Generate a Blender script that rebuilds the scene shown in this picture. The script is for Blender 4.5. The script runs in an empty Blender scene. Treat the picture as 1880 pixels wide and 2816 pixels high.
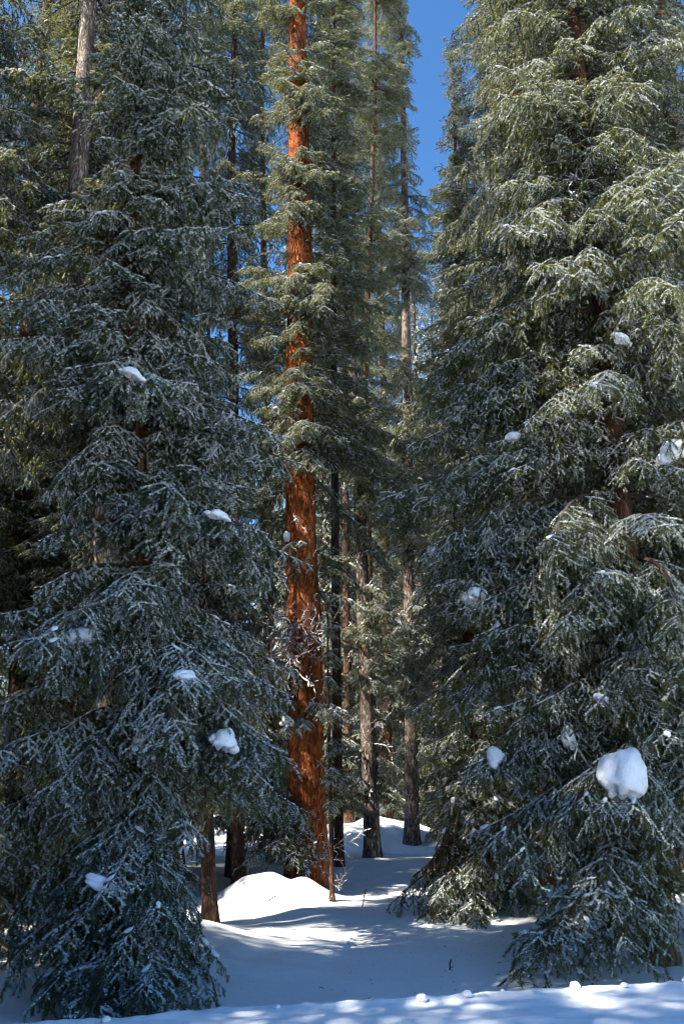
import bpy, math, random
import numpy as np
from mathutils import Vector, Matrix, noise

R = math.radians
random.seed(7)
rng = np.random.default_rng(7)
sc = bpy.context.scene
COL = sc.collection

# ------------------------------------------------------------------ camera
PITCH = R(17.7)
EYE = Vector((0, 0, 1.6))
FOC = 0.816                       # focal length in picture heights
cd = bpy.data.cameras.new('camera')
cam = bpy.data.objects.new('camera', cd)
COL.objects.link(cam)
cam.location = EYE
cam.rotation_euler = (R(90) + PITCH, 0, 0)
cd.sensor_fit = 'VERTICAL'
cd.sensor_height = 24.0
cd.lens = 24.0 * FOC
cd.clip_start = 0.05
cd.clip_end = 3000
sc.camera = cam

# ------------------------------------------------------------------ light
SUN_AZ = math.atan2(-0.86, -0.50)          # direction towards the sun (x, y)
SUN_EL = R(47)
sv = Vector((math.sin(SUN_AZ) * math.cos(SUN_EL), math.cos(SUN_AZ) * math.cos(SUN_EL), math.sin(SUN_EL)))
w = bpy.data.worlds.new('World')
sc.world = w
w.use_nodes = True
nt = w.node_tree
nt.nodes.clear()
wo = nt.nodes.new('ShaderNodeOutputWorld')
bg = nt.nodes.new('ShaderNodeBackground')
sky = nt.nodes.new('ShaderNodeTexSky')
sky.sky_type = 'NISHITA'
sky.sun_disc = False
sky.sun_elevation = SUN_EL
sky.sun_rotation = SUN_AZ
sky.altitude = 800
sky.air_density = 1.0
sky.dust_density = 0.3
sky.ozone_density = 2.5
bg.inputs['Strength'].default_value = 0.125
hs = nt.nodes.new('ShaderNodeHueSaturation')
hs.inputs['Saturation'].default_value = 1.22
nt.links.new(sky.outputs[0], hs.inputs['Color'])
nt.links.new(hs.outputs[0], bg.inputs[0])
nt.links.new(bg.outputs[0], wo.inputs[0])
sl = bpy.data.lights.new('sun', 'SUN')
sl.energy = 5.0
sl.angle = R(0.55)
sl.color = (1.0, 0.94, 0.81)
so = bpy.data.objects.new('sun', sl)
so.rotation_euler = (-sv).to_track_quat('-Z', 'Y').to_euler()
so.location = (0, 0, 30)
COL.objects.link(so)
sc.view_settings.view_transform = 'Standard'
sc.view_settings.look = 'None'
sc.view_settings.gamma = 1
sc.view_settings.exposure = 1.3
sc.view_settings.use_curve_mapping = False
sc.render.engine = 'CYCLES'
cy = sc.cycles
cy.max_bounces = 4
cy.diffuse_bounces = 1
cy.filter_width = 1.1
cy.glossy_bounces = 2
cy.transmission_bounces = 3
cy.use_denoising = True
cy.use_adaptive_sampling = True
cy.adaptive_threshold = 0.03
cy.sample_clamp_indirect = 6

# ------------------------------------------------------------------ materials
def mat(name):
    m = bpy.data.materials.new(name)
    m.use_nodes = True
    m.node_tree.nodes.clear()
    return m, m.node_tree.nodes, m.node_tree.links

def N(ns, t, **kw):
    n = ns.new(t)
    for k, v in kw.items():
        setattr(n, k, v)
    return n

def ramp(ns, pts):
    n = ns.new('ShaderNodeValToRGB')
    e = n.color_ramp.elements
    e[0].position, e[0].color = pts[0][0], (*pts[0][1], 1)
    e[1].position, e[1].color = pts[-1][0], (*pts[-1][1], 1)
    for p, c in pts[1:-1]:
        q = e.new(p)
        q.color = (*c, 1)
    return n

def needle_mat(name, c1, c2, tr, white=0.0):
    """needles: a diffuse and a translucent lobe, colour drifting from shoot to shoot"""
    m, ns, ln = mat(name)
    tc = N(ns, 'ShaderNodeTexCoord')
    no = N(ns, 'ShaderNodeTexNoise')
    no.inputs['Scale'].default_value = 9
    no.inputs['Detail'].default_value = 2
    ln.new(tc.outputs['Object'], no.inputs['Vector'])
    oi = N(ns, 'ShaderNodeObjectInfo')
    ad = N(ns, 'ShaderNodeMath', operation='MULTIPLY_ADD')
    ad.inputs[1].default_value = 0.3
    ln.new(oi.outputs['Random'], ad.inputs[0])
    ln.new(no.outputs['Fac'], ad.inputs[2])
    rp = ramp(ns, [(0.42, c1), (0.85, c2)])
    ln.new(ad.outputs[0], rp.inputs[0])
    d = N(ns, 'ShaderNodeBsdfPrincipled')
    d.inputs['Roughness'].default_value = 0.55
    d.inputs['Specular IOR Level'].default_value = 0.25
    t = N(ns, 'ShaderNodeBsdfTranslucent')
    t.inputs['Color'].default_value = (*tr, 1)
    ln.new(rp.outputs[0], d.inputs['Base Color'])
    mx = N(ns, 'ShaderNodeMixShader')
    mx.inputs[0].default_value = 0.33
    ln.new(d.outputs[0], mx.inputs[1])
    ln.new(t.outputs[0], mx.inputs[2])
    o = N(ns, 'ShaderNodeOutputMaterial')
    ln.new(mx.outputs[0], o.inputs[0])
    return m

M = {}
M['needle'] = needle_mat('needles', (0.009, 0.025, 0.022), (0.040, 0.066, 0.040), (0.44, 0.42, 0.08))
M['frost'] = needle_mat('frosted_needles', (0.26, 0.33, 0.36), (0.86, 0.89, 0.93), (0.60, 0.60, 0.36))
M['rust'] = needle_mat('rusty_needles', (0.045, 0.028, 0.014), (0.11, 0.06, 0.025), (0.18, 0.10, 0.03))

def snow_mat(name, bump_scale, bump, grain=0.0):
    m, ns, ln = mat(name)
    tc = N(ns, 'ShaderNodeTexCoord')
    n1 = N(ns, 'ShaderNodeTexNoise')
    n1.inputs['Scale'].default_value = bump_scale
    n1.inputs['Detail'].default_value = 6
    n1.inputs['Roughness'].default_value = 0.6
    ln.new(tc.outputs['Object'], n1.inputs['Vector'])
    b = N(ns, 'ShaderNodeBump')
    b.inputs['Strength'].default_value = bump
    b.inputs['Distance'].default_value = 0.02
    ln.new(n1.outputs['Fac'], b.inputs['Height'])
    rp = ramp(ns, [(0.3, (0.80, 0.82, 0.86)), (0.7, (0.88, 0.89, 0.91))])
    ln.new(n1.outputs['Fac'], rp.inputs[0])
    d = N(ns, 'ShaderNodeBsdfPrincipled')
    d.inputs['Roughness'].default_value = 0.6
    d.inputs['Specular IOR Level'].default_value = 0.3
    ln.new(rp.outputs[0], d.inputs['Base Color'])
    ln.new(b.outputs[0], d.inputs['Normal'])
    o = N(ns, 'ShaderNodeOutputMaterial')
    ln.new(d.outputs[0], o.inputs[0])
    return m

M['snow'] = snow_mat('snow', 40, 0.3)
M['ground'] = snow_mat('ground_snow', 14, 0.22)

def bark_mat(name, dark, midc, light, flake=0.5):
    m, ns, ln = mat(name)
    tc = N(ns, 'ShaderNodeTexCoord')
    mp = N(ns, 'ShaderNodeMapping')
    mp.inputs['Scale'].default_value = (1, 1, 0.33)
    ln.new(tc.outputs['Object'], mp.inputs['Vector'])
    n0 = N(ns, 'ShaderNodeTexNoise')
    n0.inputs['Scale'].default_value = 6
    n0.inputs['Detail'].default_value = 5
    ln.new(mp.outputs[0], n0.inputs['Vector'])
    warp = N(ns, 'ShaderNodeMixRGB')
    warp.inputs[0].default_value = 0.2
    ln.new(mp.outputs[0], warp.inputs[1])
    ln.new(n0.outputs['Color'], warp.inputs[2])
    v = N(ns, 'ShaderNodeTexVoronoi', feature='DISTANCE_TO_EDGE')
    v.inputs['Scale'].default_value = 34
    ln.new(warp.outputs[0], v.inputs['Vector'])
    v2 = N(ns, 'ShaderNodeTexVoronoi')
    v2.inputs['Scale'].default_value = 34
    ln.new(warp.outputs[0], v2.inputs['Vector'])
    n2 = N(ns, 'ShaderNodeTexNoise')
    n2.inputs['Scale'].default_value = 45
    n2.inputs['Detail'].default_value = 6
    ln.new(mp.outputs[0], n2.inputs['Vector'])
    sep = N(ns, 'ShaderNodeSeparateColor')
    ln.new(v2.outputs['Color'], sep.inputs[0])
    a1 = N(ns, 'ShaderNodeMath', operation='MULTIPLY_ADD')
    a1.inputs[1].default_value = 0.45
    ln.new(sep.outputs[0], a1.inputs[0])
    s1 = N(ns, 'ShaderNodeMath', operation='MULTIPLY')
    s1.inputs[1].default_value = 0.6
    ln.new(n2.outputs['Fac'], s1.inputs[0])
    ln.new(s1.outputs[0], a1.inputs[2])
    rp = ramp(ns, [(0.2, dark), (0.5, midc), (0.85, light)])
    ln.new(a1.outputs[0], rp.inputs[0])
    ed = ramp(ns, [(0.0, (0.5, 0.45, 0.42)), (0.14, (1, 1, 1))])
    ln.new(v.outputs['Distance'], ed.inputs[0])
    mul = N(ns, 'ShaderNodeMixRGB', blend_type='MULTIPLY')
    mul.inputs[0].default_value = 0.8
    ln.new(rp.outputs[0], mul.inputs[1])
    ln.new(ed.outputs[0], mul.inputs[2])
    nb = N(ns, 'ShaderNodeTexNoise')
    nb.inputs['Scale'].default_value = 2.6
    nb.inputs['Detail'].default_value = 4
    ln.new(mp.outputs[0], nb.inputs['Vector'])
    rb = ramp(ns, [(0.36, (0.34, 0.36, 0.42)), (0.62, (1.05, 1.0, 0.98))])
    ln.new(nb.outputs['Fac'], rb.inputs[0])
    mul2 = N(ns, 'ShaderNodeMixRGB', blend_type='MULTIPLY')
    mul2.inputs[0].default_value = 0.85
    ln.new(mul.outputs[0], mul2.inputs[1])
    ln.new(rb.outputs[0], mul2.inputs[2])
    hh = N(ns, 'ShaderNodeMath', operation='ADD')
    mn = N(ns, 'ShaderNodeMath', operation='MINIMUM')
    mn.inputs[1].default_value = 0.12
    ln.new(v.outputs['Distance'], mn.inputs[0])
    m3 = N(ns, 'ShaderNodeMath', operation='MULTIPLY')
    m3.inputs[1].default_value = 5.0
    ln.new(mn.outputs[0], m3.inputs[0])
    ln.new(m3.outputs[0], hh.inputs[0])
    ln.new(a1.outputs[0], hh.inputs[1])
    b = N(ns, 'ShaderNodeBump')
    b.inputs['Strength'].default_value = 0.9
    b.inputs['Distance'].default_value = 0.02
    ln.new(hh.outputs[0], b.inputs['Height'])
    d = N(ns, 'ShaderNodeBsdfPrincipled')
    d.inputs['Roughness'].default_value = 0.8
    d.inputs['Specular IOR Level'].default_value = 0.2
    ln.new(mul2.outputs[0], d.inputs['Base Color'])
    ln.new(b.outputs[0], d.inputs['Normal'])
    o = N(ns, 'ShaderNodeOutputMaterial')
    ln.new(d.outputs[0], o.inputs[0])
    return m

M['bark_red'] = bark_mat('red_bark', (0.13, 0.030, 0.011), (0.48, 0.115, 0.024), (0.74, 0.30, 0.095))
M['bark_brown'] = bark_mat('brown_bark', (0.05, 0.028, 0.018), (0.15, 0.075, 0.045), (0.30, 0.18, 0.12))
M['bark_grey'] = bark_mat('grey_bark', (0.06, 0.045, 0.035), (0.19, 0.14, 0.11), (0.60, 0.52, 0.44))

M['bark_pale'] = bark_mat('pale_bark', (0.10, 0.075, 0.06), (0.30, 0.23, 0.18), (0.75, 0.66, 0.58))

def plain(name, col, rough=0.8):
    m, ns, ln = mat(name)
    tc = N(ns, 'ShaderNodeTexCoord')
    n1 = N(ns, 'ShaderNodeTexNoise')
    n1.inputs['Scale'].default_value = 30
    ln.new(tc.outputs['Object'], n1.inputs['Vector'])
    rp = ramp(ns, [(0.3, tuple(c * 0.6 for c in col)), (0.7, tuple(c * 1.3 for c in col))])
    ln.new(n1.outputs['Fac'], rp.inputs[0])
    d = N(ns, 'ShaderNodeBsdfPrincipled')
    d.inputs['Roughness'].default_value = rough
    ln.new(rp.outputs[0], d.inputs['Base Color'])
    o = N(ns, 'ShaderNodeOutputMaterial')
    ln.new(d.outputs[0], o.inputs[0])
    return m
M['wood'] = plain('twig_wood', (0.075, 0.05, 0.038))
M['dead'] = plain('dead_twig_wood', (0.26, 0.19, 0.15))

# ------------------------------------------------------------------ mesh helpers
class MB:
    """collects triangles and quads as arrays; face material index per face"""
    def __init__(self):
        self.v, self.f3, self.m3, self.f4, self.m4, self.n = [], [], [], [], [], 0
    def add(self, v, f3=None, m3=0, f4=None, m4=0):
        v = np.asarray(v, float)
        if f3 is not None and len(f3):
            self.f3.append(np.asarray(f3) + self.n)
            self.m3.append(np.broadcast_to(m3, len(f3)))
        if f4 is not None and len(f4):
            self.f4.append(np.asarray(f4) + self.n)
            self.m4.append(np.broadcast_to(m4, len(f4)))
        self.v.append(v)
        self.n += len(v)
    def arrays(self):
        v = np.concatenate(self.v)
        f3 = np.concatenate(self.f3) if self.f3 else np.zeros((0, 3), int)
        m3 = np.concatenate(self.m3) if self.m3 else np.zeros(0, int)
        f4 = np.concatenate(self.f4) if self.f4 else np.zeros((0, 4), int)
        m4 = np.concatenate(self.m4) if self.m4 else np.zeros(0, int)
        return v, f3, m3, f4, m4
    def build(self, name, mats, smooth=False):
        v, f3, m3, f4, m4 = self.arrays()
        me = bpy.data.meshes.new(name)
        me.vertices.add(len(v))
        me.vertices.foreach_set('co', v.astype(np.float32).ravel())
        nl = len(f3) * 3 + len(f4) * 4
        me.loops.add(nl)
        me.loops.foreach_set('vertex_index', np.concatenate([f3.ravel(), f4.ravel()]).astype(np.int32))
        me.polygons.add(len(f3) + len(f4))
        st = np.concatenate([np.arange(len(f3)) * 3, len(f3) * 3 + np.arange(len(f4)) * 4]).astype(np.int32)
        me.polygons.foreach_set('loop_start', st)
        me.polygons.foreach_set('material_index', np.concatenate([m3, m4]).astype(np.int32))
        me.polygons.foreach_set('use_smooth', np.full(len(st), smooth))
        for m in mats:
            me.materials.append(m)
        me.update(calc_edges=True)
        return me

def norm(a):
    return a / np.maximum(np.linalg.norm(a, axis=-1, keepdims=True), 1e-9)

def tubes(mb, P0, P1, r0, r1, k=3, m=2):
    """many straight k-sided tubes at once"""
    P0, P1 = np.asarray(P0, float), np.asarray(P1, float)
    n = len(P0)
    if n == 0:
        return
    ax = norm(P1 - P0)
    ref = np.where(np.abs(ax[:, 2:3]) > 0.9, np.array([[1.0, 0, 0]]), np.array([[0, 0, 1.0]]))
    a = norm(np.cross(ax, ref))
    b = np.cross(ax, a)
    r0 = np.broadcast_to(r0, n)[:, None]
    r1 = np.broadcast_to(r1, n)[:, None]
    vs = []
    for P, r in ((P0, r0), (P1, r1)):
        for j in range(k):
            t = 2 * math.pi * j / k
            vs.append(P + r * (a * math.cos(t) + b * math.sin(t)))
    v = np.stack(vs, 1).reshape(-1, 3)
    f = []
    base = (np.arange(n) * 2 * k)[:, None]
    for j in range(k):
        f.append(base + np.array([[j, (j + 1) % k, k + (j + 1) % k, k + j]]))
    mb.add(v, f4=np.concatenate(f), m4=m)

def needles(mb, P0, P1, per, length, width, rg, frost=0.5, patch=None, mneedle=0, mfrost=3):
    """needle blades round every shoot segment; those on the upper side can carry rime"""
    P0, P1 = np.asarray(P0, float), np.asarray(P1, float)
    n = len(P0)
    ax = norm(P1 - P0)
    ref = np.where(np.abs(ax[:, 2:3]) > 0.9, np.array([[1.0, 0, 0]]), np.array([[0, 0, 1.0]]))
    a = norm(np.cross(ax, ref))
    b = np.cross(a, ax)
    ph = (np.arange(per)[None] * 2.399963 + rg.uniform(0, 6.28, (n, 1)) + rg.uniform(-.3, .3, (n, per)))
    t = (np.arange(per)[None] + rg.uniform(0, 1, (n, per))) / per
    rad = a[:, None] * np.cos(ph)[..., None] + b[:, None] * np.sin(ph)[..., None]
    base = P0[:, None] + (P1 - P0)[:, None] * t[..., None]
    ang = rg.uniform(0.75, 1.15, (n, per))[..., None]
    L = (length * rg.uniform(0.75, 1.2, (n, per)))[..., None]
    d = ax[:, None] * np.cos(ang) + rad * np.sin(ang)
    side = norm(np.cross(d, rad) + 0.6 * rg.normal(size=d.shape))
    w = width
    v = np.stack([base - side * w * .5, base + side * w * .5, base + d * L], 2).reshape(-1, 3)
    m = n * per
    f = np.arange(m * 3).reshape(m, 3)
    up = d[..., 2].ravel()
    fr = (up + rg.uniform(-.25, .25, m) > 0.0) & (rg.random(m) < (frost if patch is None else np.repeat(np.clip(frost + 2.0 * patch, .02, .98), per)))
    mm = np.where(fr, mfrost, mneedle)
    mb.add(v, f3=f, m3=mm)

def snowcaps(mb, P0, P1, wd, ht, rg, m=1):
    """a rounded ridge of snow lying on top of each segment"""
    P0, P1 = np.asarray(P0, float), np.asarray(P1, float)
    n = len(P0)
    if n == 0:
        return
    ax = P1 - P0
    hz = norm(np.stack([-ax[:, 1], ax[:, 0], np.zeros(n)], 1) + 1e-6)
    wd = (np.broadcast_to(wd, n) * rg.uniform(.6, 1.3, n))[:, None]
    ht = (np.broadcast_to(ht, n) * rg.uniform(.5, 1.4, n))[:, None]
    up = np.array([[0, 0, 1.0]])
    sec = []
    for t, s in ((-0.12, .55), (.3, 1.0), (.72, .95), (1.12, .5)):
        c = P0 + ax * t + rg.normal(size=(n, 3)) * 0.003
        sec += [c - hz * wd * s, c + up * ht * s, c + hz * wd * s]
    v = np.stack(sec, 1).reshape(-1, 3)
    q = (np.arange(n) * 12)[:, None]
    f = []
    for k in range(3):
        o = 3 * k
        f += [q + np.array([[o, o + 1, o + 4, o + 3]]), q + np.array([[o + 1, o + 2, o + 5, o + 4]])]
    mb.add(v, f4=np.concatenate(f), m4=m)

def walk(p, d, L, step, droop, rg, wob=0.06):
    """points along a drooping twig"""
    n = max(1, int(round(L / step)))
    out = [p]
    for i in range(n):
        d = d + np.array([0, 0, -droop * step]) + rg.normal(size=3) * wob * math.sqrt(step)
        d = d / np.linalg.norm(d)
        p = p + d * (L / n)
        out.append(p)
    return out

def branch_arrays(L, seed, snow, sec_sp=0.065, ter_sp=0.055, per=17, nl=0.025, nw=0.0092, hang=3.5, droop=.8, detail=1.0, frost=None, width=0.42):
    """one spruce limb of length L along +X: limb, laterals, hanging shoots, needles, snow"""
    rg = np.random.default_rng(seed)
    mb = MB()
    # main limb
    pts = [np.zeros(3)]
    d = norm(np.array([1, 0, 0.28]))
    n = max(4, int(L / 0.12))
    for i in range(n):
        t = i / n
        d = d + np.array([0, rg.normal() * 0.05, ((-1.25 * droop if t < .72 else 0.55) / n) + rg.normal() * 0.02])
        d = d / np.linalg.norm(d)
        pts.append(pts[-1] + d * L / n)
    pts = np.array(pts)
    rr = np.linspace(0.006 + 0.0085 * L, 0.003, len(pts))
    tubes(mb, pts[:-1], pts[1:], rr[:-1], rr[1:], 4)
    cum = np.linspace(0, L, len(pts))
    S0, S1, W0, W1 = [], [], [], []
    def at(s):
        i = min(int(s / L * (len(pts) - 1)), len(pts) - 2)
        u = s / L * (len(pts) - 1) - i
        return pts[i] * (1 - u) + pts[i + 1] * u, norm(pts[i + 1] - pts[i])
    s = L * 0.08
    side = 1
    while s < L * 0.985:
        p, ax = at(s)
        t = s / L
        prof = min(1.0, 0.35 + 2.2 * t) * (1 - t) ** 0.62 + 0.10
        Ls = max(0.12, L * width * prof * rg.uniform(0.55, 1.2))
        if rg.random() < 0.08:
            Ls *= 0.3
        sd = np.array([-ax[1], ax[0], 0]) * side
        a = R(rg.uniform(42, 68))
        dd = norm(ax * math.cos(a) + sd * math.sin(a) + np.array([0, 0, rg.uniform(-.6, .1)]))
        P = walk(p, dd, Ls, 0.06 / detail, hang * rg.uniform(.6, 1.6), rg, 0.25)
        for k in range(len(P) - 1):
            W0.append(P[k]); W1.append(P[k + 1])
            S0.append(P[k]); S1.append(P[k + 1])
        # tertiaries
        q = 0.05
        ts = 1
        nP = len(P) - 1
        while q < Ls * 0.96:
            i = min(int(q / Ls * nP), nP - 1)
            u = q / Ls * nP - i
            pp = P[i] * (1 - u) + P[i + 1] * u
            dx = norm(P[i + 1] - P[i])
            ss = norm(np.cross(dx, np.array([0, 0, 1.0])) + 1e-5) * ts
            a = R(rg.uniform(35, 65))
            tl = min(0.15, 0.065 + 0.30 * (Ls - q)) * rg.uniform(0.6, 1.25)
            d3 = norm(dx * math.cos(a) + ss * math.sin(a) + np.array([0, 0, rg.uniform(-.8, .15)]))
            Q = walk(pp, d3, tl, 0.055 / detail, hang * 1.5, rg, 0.3)
            for k in range(len(Q) - 1):
                S0.append(Q[k]); S1.append(Q[k + 1])
            q += ter_sp * rg.uniform(.7, 1.4)
            ts = -ts
        s += sec_sp * rg.uniform(0.5, 1.3)
        side = -side
    k0 = int(len(pts) * 0.45)
    for k in range(k0, len(pts) - 1):
        S0.append(pts[k]); S1.append(pts[k + 1])
    S0, S1, W0, W1 = map(np.array, (S0, S1, W0, W1))
    tubes(mb, W0, W1, 0.0032 / detail ** .5, 0.0026 / detail ** .5, 3)
    # rime: whole shoots are white along their upper side, others bare, in drifts along the bough
    mid = (S0 + S1) / 2
    p8 = np.array([noise.noise(Vector(p * 7) + Vector((seed, 5, 0))) for p in mid])
    ax = norm(S1 - S0)
    flat = 1 - np.abs(ax[:, 2])
    white = (p8 * 1.0 + flat * .55 + rg.uniform(-.42, .42, len(S0))) > (.60 - .80 * snow)
    needles(mb, S0[~white], S1[~white], per, nl, nw, rg, frost=.10)
    Wa, Wb = S0[white], S1[white]
    needles(mb, Wa, Wb, per, nl, nw, rg, frost=.96)
    lift = np.array([[0, 0, nl * .2]])
    needles(mb, Wa + lift, Wb + lift, 13, nl * .66, nw * 1.9, rg, frost=2.0, mneedle=3, mfrost=1)
    # small soft pads of snow on the flatter twigs
    kp = white & (flat > .5) & (rg.random(len(S0)) < .05 * snow)
    for p, q in zip(S0[kp], S1[kp]):
        sz = rg.uniform(.012, .030) * (nl / .025) ** .5
        c = (p + q) / 2 + np.array([0, 0, nl * .3])
        dx = (q - p) / np.linalg.norm(q - p)
        sd_ = np.array([-dx[1], dx[0], 0])
        V = [c + np.array([0, 0, sz * .75])]
        for th, rr_ in ((.55, .75), (1.15, 1.0), (1.7, .8)):
            for b in range(7):
                ph = 2 * math.pi * b / 7
                kx = rr_ * sz * (1 + .3 * rg.normal() * .5)
                V.append(c + dx * math.cos(ph) * kx * 1.7 + sd_ * math.sin(ph) * kx + np.array([0, 0, math.cos(th) * sz * .75]))
        f3 = [(0, 1 + b, 1 + (b + 1) % 7) for b in range(7)]
        f4 = [(1 + 7 * k + b, 8 + 7 * k + b, 8 + 7 * k + (b + 1) % 7, 1 + 7 * k + (b + 1) % 7) for k in range(2) for b in range(7)]
        mb.add(V, f3=f3, m3=1, f4=f4, m4=1)
    mb.tip = pts[-1]
    return mb

LENS = [0.5, 0.85, 1.3, 1.8, 2.5]
BR = {}
def make_branches():
    for snow, key, nseed in ((0.80, 'heavy', 3), (0.66, 'medium', 3), (0.50, 'light', 3)):
        for L in LENS:
            for s in range(nseed):
                mb = branch_arrays(L, 100 * s + int(L * 10), snow,
                                   sec_sp=0.040 + 0.010 * L, ter_sp=0.046 + 0.003 * L,
                                   hang={'heavy': 2.2, 'medium': 1.6, 'light': 1.1}[key] + .9 * s, width=(0.42, 0.50, 0.36)[s], droop=(.75, 1.0, .5)[s])
                me = mb.build('branch_' + key, [M['needle'], M['snow'], M['wood'], M['frost']])
                me['tip'] = [float(q) for q in mb.tip]
                BR.setdefault((key, L), []).append(me)
make_branches()
RUST = []
for s in range(2):
    mb = branch_arrays(0.85, 900 + s, 0.1, width=0.5)
    RUST.append(mb.build('branch_rusty', [M['rust'], M['snow'], M['wood'], M['needle']]))
    RUST[-1]['tip'] = [float(q) for q in mb.tip]

def dead_branch_mesh(L, seed, snowy=0.5):
    """bare, forking, downswept dead branch"""
    rg = np.random.default_rng(seed)
    A, B, RA, RB = [], [], [], []
    def grow(p, d, L, r, dep):
        P = walk(p, d, L, 0.05, 0.9, rg, 0.9)
        n = len(P) - 1
        for k in range(n):
            A.append(P[k]); B.append(P[k + 1])
            RA.append(r * (1 - .7 * k / n)); RB.append(r * (1 - .7 * (k + 1) / n))
        if dep < 2:
            for k in range(1, n + 1):
                if rg.random() < 0.75:
                    dx = norm(P[k] - P[k - 1])
                    e = norm(dx * .7 + rg.normal(size=3) * .55)
                    grow(P[k], e, L * rg.uniform(.18, .42) * (1.1 - k / n), r * .55, dep + 1)
    grow(np.zeros(3), np.array([1, 0, .05]), L, 0.005 + 0.006 * L, 0)
    mb = MB()
    A, B, RA, RB = map(np.array, (A, B, RA, RB))
    tubes(mb, A, B, np.maximum(RA, .0022), np.maximum(RB, .0018), 3, 0)
    k = rg.random(len(A)) < snowy
    snowcaps(mb, A[k], B[k], np.maximum(RA[k], .004) * 1.2, 0.009, rg, 1)
    return mb.build('dead_branch', [M['dead'], M['snow']])
DEAD = [dead_branch_mesh(L, 50 + i, s) for i, (L, s) in enumerate([(0.5, .5), (0.8, .6), (1.2, .4), (0.9, .15), (0.4, .2)])]
DEADL = [0.5, 0.8, 1.2, 0.9, 0.4]

# ------------------------------------------------------------------ picture <-> place
CP, SP = math.cos(PITCH), math.sin(PITCH)
def at_px(px, py, Y):
    """the point of the place at distance Y behind pixel (px, py) of a 1568 x 2349 view of the photo"""
    u = (px - 784) / 2349 / FOC
    v = (1174.5 - py) / 2349 / FOC
    d = Vector((u, CP - v * SP, SP + v * CP))
    return EYE + d * (Y / d.y)

def fbm(x, y, s, o=3):
    return noise.fractal(Vector((x * s, y * s, 1.7)), 1.0, 2.0, o)
MOUNDS = [(*at_px(600, 2100, 12.3)[:2], 0.34, 0.42), (*at_px(560, 2100, 12.6)[:2], 0.16, 0.5), (*at_px(705, 2110, 12.8)[:2], 0.26, 0.34), (*at_px(640, 2200, 11.2)[:2], 0.10, 0.9),
          (*at_px(850, 1850, 24)[:2], 0.6, 2.0), (*at_px(330, 2250, 8.8)[:2], 0.30, 1.2),
          (*at_px(1230, 1990, 12)[:2], 0.25, 1.3)]
def ground_z(x, y):
    z = 0.10 * fbm(x, y, 0.22) + 0.025 * fbm(x, y, 1.1)
    z += 0.018 * max(0.0, y - 24) ** 1.25
    for mx, my, h, r in MOUNDS:
        q = ((x - mx) ** 2 + (y - my) ** 2) / (r * r)
        if q < 8:
            z += h * math.exp(-q) * (1 + .25 * noise.noise(Vector((x * 2.2, y * 2.2, 4))))
    yc = 4.97 + 0.24 * x + 0.07 * fbm(x, 0, 0.9)
    t = (y - yc) / 1.0
    bank = 0.47 + 0.010 * fbm(x * 0.5, y * 3, 1.6, 4) + 0.004 * fbm(x, y, 9, 4)
    s = min(1, max(0, t))
    s = s * s * (3 - 2 * s)
    if abs(y - yc) < 0.14:
        bank += 0.016 * (1 - abs(y - yc) / 0.14) * (0.6 + fbm(x, y, 14, 3))
    return bank * (1 - s) + z * s

def setup_ground():
    ys = np.concatenate([np.linspace(-14, 4, 20)[:-1], np.linspace(4, 6.6, 130)[:-1], np.linspace(6.6, 17, 170)[:-1],
                         np.linspace(17, 45, 90)[:-1], np.geomspace(45, 700, 24)])
    xr = np.concatenate([np.linspace(0, 4.2, 110)[:-1], np.linspace(4.2, 14, 60)[:-1], np.geomspace(14, 500, 22)])
    xs = np.concatenate([-xr[::-1][:-1], xr])
    v = np.array([(x, y, ground_z(x, y)) for y in ys for x in xs])
    nx, ny = len(xs), len(ys)
    i = np.arange(nx * ny).reshape(ny, nx)
    f = np.stack([i[:-1, :-1], i[:-1, 1:], i[1:, 1:], i[1:, :-1]], -1).reshape(-1, 4)
    mb = MB()
    mb.add(v, f4=f)
    me = mb.build('snowy_ground', [M['ground']], smooth=True)
    o = bpy.data.objects.new('snowy_ground', me)
    o['kind'] = 'structure'
    COL.objects.link(o)
setup_ground()

# ------------------------------------------------------------------ trees
def thing(name, loc, label, cat, group=None):
    o = bpy.data.objects.new(name, None)
    o.location = loc
    o.empty_display_size = 0.2
    o['label'] = label
    o['category'] = cat
    if group:
        o['group'] = group
    COL.objects.link(o)
    return o

def part(name, me, parent, mtx=None, kind=None):
    o = bpy.data.objects.new(name, me)
    o.parent = parent
    if mtx is not None:
        o.matrix_local = mtx
    if kind:
        o['kind'] = kind
    COL.objects.link(o)
    return o

def trunk_path(pts, Y, H):
    """world points of a trunk from picture points (bottom first), run down into the snow and up to height H"""
    W = []
    for p in pts:
        W.append(at_px(p[0], p[1], p[2] if len(p) > 2 else Y))
    b = W[0]
    gz = ground_z(b.x, b.y)
    d = (W[1] - W[0]).normalized()
    base = W[0] - d * ((W[0].z - gz) / d.z)
    base = Vector((base.x, base.y, ground_z(base.x, base.y)))
    W = [base - d * 0.4, base] + [p for p in W if p.z > base.z + 0.5]
    d = (W[-1] - W[-2]).normalized()
    d = (d + Vector((0, 0, 2))).normalized()
    if W[-1].z < H:
        W.append(W[-1] + d * ((H - W[-1].z) / d.z))
    return base, W

def interp(W, z):
    for a, b in zip(W, W[1:]):
        if a.z <= z <= b.z:
            return a.lerp(b, (z - a.z) / max(1e-6, b.z - a.z))
    return W[-1].copy() if z > W[-1].z else W[0].copy()

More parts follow.
